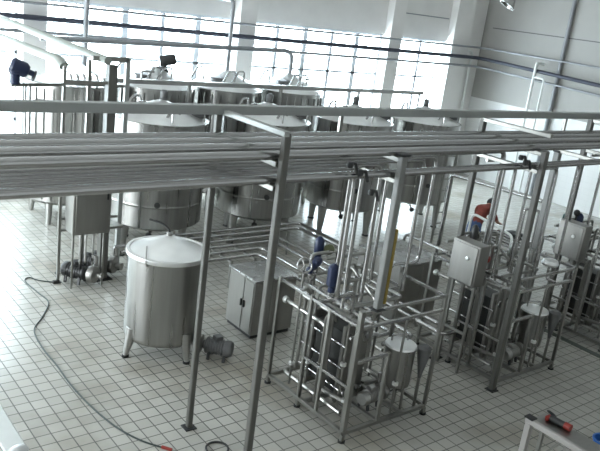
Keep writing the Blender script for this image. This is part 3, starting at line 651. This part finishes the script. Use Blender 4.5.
# pipe work of the third machine at the right edge
for k, (x, y, z, l) in enumerate(((13.05, 7.25, 1.95, 'dark blue valve actuator at the right edge, nearest the drain channel'), (13.7, 7.0, 1.95, 'dark blue valve actuator at the right edge, farther right'))):
    actuator(x, y, z, l, 'blue', h=.3, base=1.7)
for k in range(5):
    z = .4 + k * .24
    process_pipe('manifold_pipe', [(12.75, 5.88, z), (14.0, 5.88, z), (14.0, 5.7, z)], .035, 'pipe', 'dark lying manifold pipe at the right edge, %s of five' % ['lowest', 'second lowest', 'middle', 'second highest', 'highest'][k], group='manifold pipes at right edge')
mf = thing('manifold_stand', (13.4, 5.88, 0), 'steel stand carrying the five manifold pipes at right edge', 'stand')
for x in (12.8, 13.95): MB().bar((x, 5.82, 0), (x, 5.82, 1.5), .05).build('post', 'frame', mf)

# pipe bundle by the worker
for k in range(6):
    x = 13.35 + k * .2
    process_pipe('bundle_pipe', [(x, 8.75 + .04 * k, .92), (x + .05, 10.0, .92), (x + .05, 10.0, .35)], .034 if k % 2 else .045, 'pipe', 'steel pipe beside the worker, %s from the left of a bundle of six' % ['first', 'second', 'third', 'fourth', 'fifth', 'sixth'][k], group='pipe bundle beside the worker')
for k in range(4):
    x = 13.4 + k * .28
    process_pipe('bundle_pipe', [(x, 8.75, .6), (x, 9.9, .6), (x, 9.9, .12)], .04, 'steel', 'lower steel pipe beside the worker, %s from the left of four' % ['first', 'second', 'third', 'fourth'][k], group='pipe bundle beside the worker')
bs = thing('bundle_stand', (13.9, 9.4, 0), 'low steel stand under the pipe bundle beside the worker', 'stand')
for y in (8.95, 9.8):
    MB().box((13.2, y - .025, .83), (14.5, y + .025, .875), .004).build('top_bar', 'frame', bs)
    MB().box((13.2, y - .025, .51), (14.5, y + .025, .56), .004).build('lower_bar', 'frame', bs)
    for x in (13.22, 14.48): MB().bar((x, y, 0), (x, y, .86), .045).build('leg', 'frame', bs)
jk = MB()
jk.ball((14.35, 9.45, 1.0), .2, (1.0, 1.1, .28), 16).ball((14.2, 9.3, 1.03), .12, (1, .8, .35), 12)
tag(jk.build('folded_cloth', 'hair'), 'dark crumpled cloth lying on the pipe bundle beside the worker', 'cloth')
process_pipe('white_hose', [(13.72, 10.32, .0), (13.76, 10.3, 1.3), (13.45, 8.9, 1.22), (13.45, 8.9, .9)], .03, 'white', 'white pipe passing in front of the bending worker', bend=.2)
ld = thing('ladder', (14.2, 11.6, 0), 'narrow steel ladder standing upright right of the rightmost large tank', 'ladder')
for x in (14.05, 14.4): MB().bar((x, 11.6, 0), (x, 11.6, 2.6), .045).build('rail', 'frame', ld)
for k in range(8): MB().tube([(14.05, 11.6, .3 + k * .29), (14.4, 11.6, .3 + k * .29)], .018, 6).build('rung', 'frame', ld)

# ------------------------------------------------------------------ worker bending over the pipes
def worker():
    hip = Vector((13.99, 10.36, .93)); f = Vector((.95, .18, 0)).normalized(); s = Vector((-f.y, f.x, 0)); U = Vector((0, 0, 1))
    P = lambda a, b, c: hip + f * a + s * b + U * c
    V, E, Rr, Z = [], [], [], []
    def add(p, r, par, zone):
        V.append(p); Rr.append(r); Z.append(zone)
        if par is not None: E.append((par, len(V) - 1))
        return len(V) - 1
    pel = add(P(0, 0, 0), .145, None, 'jeans')
    w = add(P(.14, 0, .15), .135, pel, 'shirt'); ch = add(P(.34, 0, .32), .155, w, 'shirt'); up = add(P(.47, 0, .40), .12, ch, 'shirt')
    nk = add(P(.56, 0, .43), .055, up, 'skin'); hd = add(P(.64, 0, .45), .095, nk, 'skin'); ht = add(P(.74, 0, .44), .09, hd, 'skin')
    hands = []
    for sd, (el, wr) in ((1, ((.62, .30, .12), (.86, .22, .06))), (-1, ((.58, -.30, .10), (.84, -.24, .03)))):
        sh = add(P(.43, sd * .19, .36), .075, up, 'shirt')
        mid = add(P(.50, sd * .25, .25), .058, sh, 'shirt')
        e = add(P(*el), .044, mid, 'skin'); k = add(P(*wr), .028, e, 'skin')
        pm = add(P(wr[0] + .07, wr[1], wr[2] - .03), .036, k, 'skin')
        hands.append((P(wr[0] + .07, wr[1], wr[2] - .03), sd))
        hj = add(P(-.01, sd * .10, -.06), .105, pel, 'jeans')
        kn = add(P(.13, sd * .13, -.45), .068, hj, 'jeans')
        an = add(P(.0, sd * .13, -.84), .045, kn, 'jeans')
        ft = add(P(.03, sd * .13, -.885), .042, an, 'shoe'); to = add(P(.17, sd * .14, -.895), .034, ft, 'shoe')
    for hp, sd in hands:                                           # four unequal bent fingers and a thumb at the side
        for q in range(4):
            o = (q - 1.5) * .021; L = (.06, .072, .076, .066)[q]
            a = add(hp + f * .02 + s * o, .009, None, 'skin'); b = add(hp + f * (.035 + L * .45) + s * o - U * .012, .0085, a, 'skin'); add(hp + f * (.035 + L * .75) + s * o - U * .05, .0075, b, 'skin')
        a = add(hp - s * sd * .02, .011, None, 'skin'); b = add(hp + f * .03 - s * sd * .055 - U * .01, .0095, a, 'skin'); add(hp + f * .065 - s * sd * .06 - U * .025, .008, b, 'skin')
    base = Vector((hip.x, hip.y, 0))
    me = bpy.data.meshes.new('body_cage'); me.from_pydata([v - base for v in V], E, []); ob = bpy.data.objects.new('body_cage', me); COL.objects.link(ob)
    sk = ob.modifiers.new('skin', 'SKIN'); sk.use_smooth_shade = True
    child = {b for a, b in E}
    for i, sv in enumerate(me.skin_vertices[0].data):
        sv.radius = (Rr[i], Rr[i]); sv.use_root = i not in child
    sub = ob.modifiers.new('subd', 'SUBSURF'); sub.levels = 2; sub.render_levels = 2
    dg = bpy.context.evaluated_depsgraph_get(); dg.update()
    nm = bpy.data.meshes.new_from_object(ob.evaluated_get(dg)); nm.name = 'person'
    bpy.data.objects.remove(ob)
    zn = ['skin', 'shirt', 'jeans', 'shoe']; nm.materials.clear()
    for z in zn: nm.materials.append(M[z])
    for p in nm.polygons:
        c = p.center + base; best = None
        for a, b in E:
            d = V[b] - V[a]; t = max(0, min(1, (c - V[a]).dot(d) / max(d.length_squared, 1e-9)))
            q = (c - V[a] - d * t).length - (Rr[a] * (1 - t) + Rr[b] * t)
            if best is None or q < best[0]: best = (q, Z[b] if t > .5 or Z[a] == Z[b] else Z[a])
        p.material_index = zn.index(best[1]); p.use_smooth = True
    o = bpy.data.objects.new('person', nm); COL.objects.link(o); o.location = base
    tag(o, 'person in red-brown shirt and blue jeans bending over the pipes, dark hair', 'person')
    # head details: hair cap, nose, ears, eyes
    hc = P(.70, 0, .46); fd = (f * .75 - U * .66).normalized(); ud = (U * .75 + f * .66).normalized()
    h = MB(); h.ball(hc + ud * .03 - fd * .028, .118, (1, 1, 1), 20); h.build('hair', 'hair', o)
    h = MB(); h.lathe([(.02, 0), (.014, .03), (.005, .045)], hc + fd * .085 - ud * .02, 8, fd).build('nose', 'skin', o)
    for sd in (1, -1):
        MB().ball(hc + s * sd * .1 - ud * .02, .028, (.6, .6, 1), 10).build('ear', 'skin', o)
        MB().ball(hc + fd * .09 + s * sd * .035 + ud * .005, .012, (1, 1, 1), 8).build('eye', 'hair', o)
    MB().boxc(hc + fd * .085 - ud * .06, (.04, .04, .01), .004).build('mouth', 'shirt', o)
worker()

# ------------------------------------------------------------------ floor hose, cable ring, foreground pieces
hp = [(4.68, 12.33), (4.43, 12.52), (4.30, 12.72), (4.18, 12.56), (4.22, 12.01), (4.24, 11.54), (3.95, 11.01), (3.68, 10.6), (3.60, 9.99), (3.60, 9.37), (3.58, 8.8), (3.61, 8.18), (3.70, 7.59), (3.85, 7.17), (4.03, 6.90)]
def spline(pts, n=5):
    pts = [Vector(p) for p in pts]; out = []
    for i in range(len(pts) - 1):
        p0, p1, p2, p3 = pts[max(i - 1, 0)], pts[i], pts[i + 1], pts[min(i + 2, len(pts) - 1)]
        for k in range(n):
            t = k / n
            out.append(.5 * ((2 * p1) + (p2 - p0) * t + (2 * p0 - 5 * p1 + 4 * p2 - p3) * t * t + (3 * p1 - p0 - 3 * p2 + p3) * t ** 3))
    out.append(pts[-1]); return out
hz = thing('floor_hose', (3.9, 9.5, 0), 'thin dark hose winding over the white tiles at left', 'hose')
MB().tube(spline([(x, y, .0115) for x, y in hp]), .0115, 8).build('hose', 'hose', hz)
MB().tube([(4.02, 6.915, .017), (4.10, 6.80, .017)], .021, 10).build('red_nozzle', 'red', hz, 'red hose end')
MB().boxc((4.66, 12.33, .03), (.12, .07, .06), .01).build('connector', 'dark', hz)
tag(MB().ring((4.62, 6.58, .014), .14, .014, 'Z', 32).build('cable_ring', 'dark'), 'black cable ring lying on tiles at bottom centre', 'cable')

gr = thing('guard_rail', (2.05, 7.2, 0), 'white painted guard rail at the bottom left corner', 'rail')
MB().box((1.94, 6.15, .93), (2.14, 9.6, 1.0), .012).build('top_rail', 'white', gr)
for y in (6.16, 9.5): MB().tube([(2.065, y, 0), (2.065, y, .93)], .05, 12).build('post', 'white', gr)
MB().lathe([(.085, 0), (.09, .02), (.06, .045), (0, .05)], (2.05, 6.24, .99), 18).build('end_cap', 'greywhite', gr)

tb = thing('work_table', (7.8, 3.4, 0), 'grey topped steel work table with pale edge rail, bottom right', 'table')
MB().box((7.60, 2.4, .93), (7.92, 4.22, .96), .006).build('table_top', 'panel', tb)
MB().box((7.52, 2.4, .93), (7.585, 4.24, 1.0), .008).build('edge_rail', 'worn', tb, 'pale painted edge rail')
for x, y in ((7.555, 4.19), (7.88, 4.17), (7.555, 2.5), (7.88, 2.5)):
    l = MB().bar((x, y, 0), (x, y, .93), .075 if x < 7.6 else .05).build('leg', 'worn' if x < 7.6 else 'frame', tb)
MB().box((7.50, 4.13, 1.0), (7.61, 4.25, 1.02), .004).build('corner_cap', 'dark', tb)
MB().bar((7.555, 4.1, .35), (7.555, 3.75, .92), .03).build('brace', 'frame', tb)
MB().box((7.56, 2.6, .55), (7.572, 3.7, .9), .003).build('side_panel', 'panel', tb)
tl = thing('hand_tool', (7.82, 3.98, .96), 'black and red hand tool lying on the work table', 'tool')
MB().tube([(7.80, 4.07, 1.003), (7.82, 3.87, 1.003)], .042, 12).build('handle', 'dark', tl)
MB().tube([(7.82, 3.88, 1.006), (7.825, 3.80, 1.006)], .046, 12).build('red_cap', 'red', tl)
MB().boxc((7.79, 4.09, .997), (.10, .05, .07), .012).build('clamp', 'red', tl)
MB().ring((7.86, 4.10, 1.03), .055, .012, (.5, -.2, 1), 20).build('loop', 'dark', tl)
bk = thing('blue_pail', (9.30, 4.02, 0), 'blue plastic pail cut by the bottom right corner', 'pail')
MB().lathe([(.0, .01), (.11, .0), (.14, .26), (.155, .26), (.155, .28), (.13, .28), (.105, .03), (0, .03)], (9.30, 4.02, 0), 24).build('body', 'brightblue', bk)
MB().tube([(9.30 - .15, 4.02, .26), (9.22, 3.95, .40), (9.38, 4.09, .40), (9.30 + .15, 4.02, .26)], .006, 6, .05).build('bail_handle', 'pipe', bk)

# ------------------------------------------------------------------ daylight through the windows
w = bpy.data.worlds.new('sky'); scene.world = w; w.use_nodes = True
bg = w.node_tree.nodes['Background']; bg.inputs['Color'].default_value = (.86, .945, 1.0, 1); bg.inputs['Strength'].default_value = 13.0
def portal(loc, rot, sx, sy):
    l = bpy.data.lights.new('window_portal', 'AREA'); l.shape = 'RECTANGLE'; l.size = sx; l.size_y = sy
    l.cycles.is_portal = True
    o = bpy.data.objects.new('window_portal', l); COL.objects.link(o); o.location = loc; o.rotation_euler = rot
for a, b in zip(colx, colx[1:]):
    portal(((a + b) / 2, YW + .25, (WB + WT) / 2), (-PI / 2, 0, 0), b - a - .5, WT - WB)
for a, b in ((8.6, 14.6), (14.6, 17.6)):
    portal((XL - .25, (a + b) / 2, 2.85), (0, -PI / 2, 0), 3.9, b - a - .8)

# ------------------------------------------------------------------ camera
f_px = 734.08
r = Vector((0.78603858, -0.60498935, 0.12700879)); u = Vector((0.08219708, 0.30591979, 0.94850236)); fw = Vector((0.61268833, 0.7351197, -0.29019311))
cam = bpy.data.cameras.new('camera'); cam.sensor_fit = 'HORIZONTAL'; cam.sensor_width = 36; cam.lens = 36 * f_px / 600
cam.clip_start = .05; cam.clip_end = 200
co = bpy.data.objects.new('camera', cam); COL.objects.link(co)
mt = Matrix((r, u, -fw)).transposed().to_4x4(); mt.translation = Vector((0, 0, 5.5)); co.matrix_world = mt
scene.camera = co
vs = scene.view_settings
vs.view_transform = 'Standard'; vs.look = 'None'; vs.exposure = 0.58; vs.gamma = 1; vs.use_curve_mapping = False
scene.cycles.max_bounces = 8; scene.cycles.diffuse_bounces = 4; scene.cycles.glossy_bounces = 4; scene.cycles.transparent_max_bounces = 8
scene.cycles.sample_clamp_indirect = 6
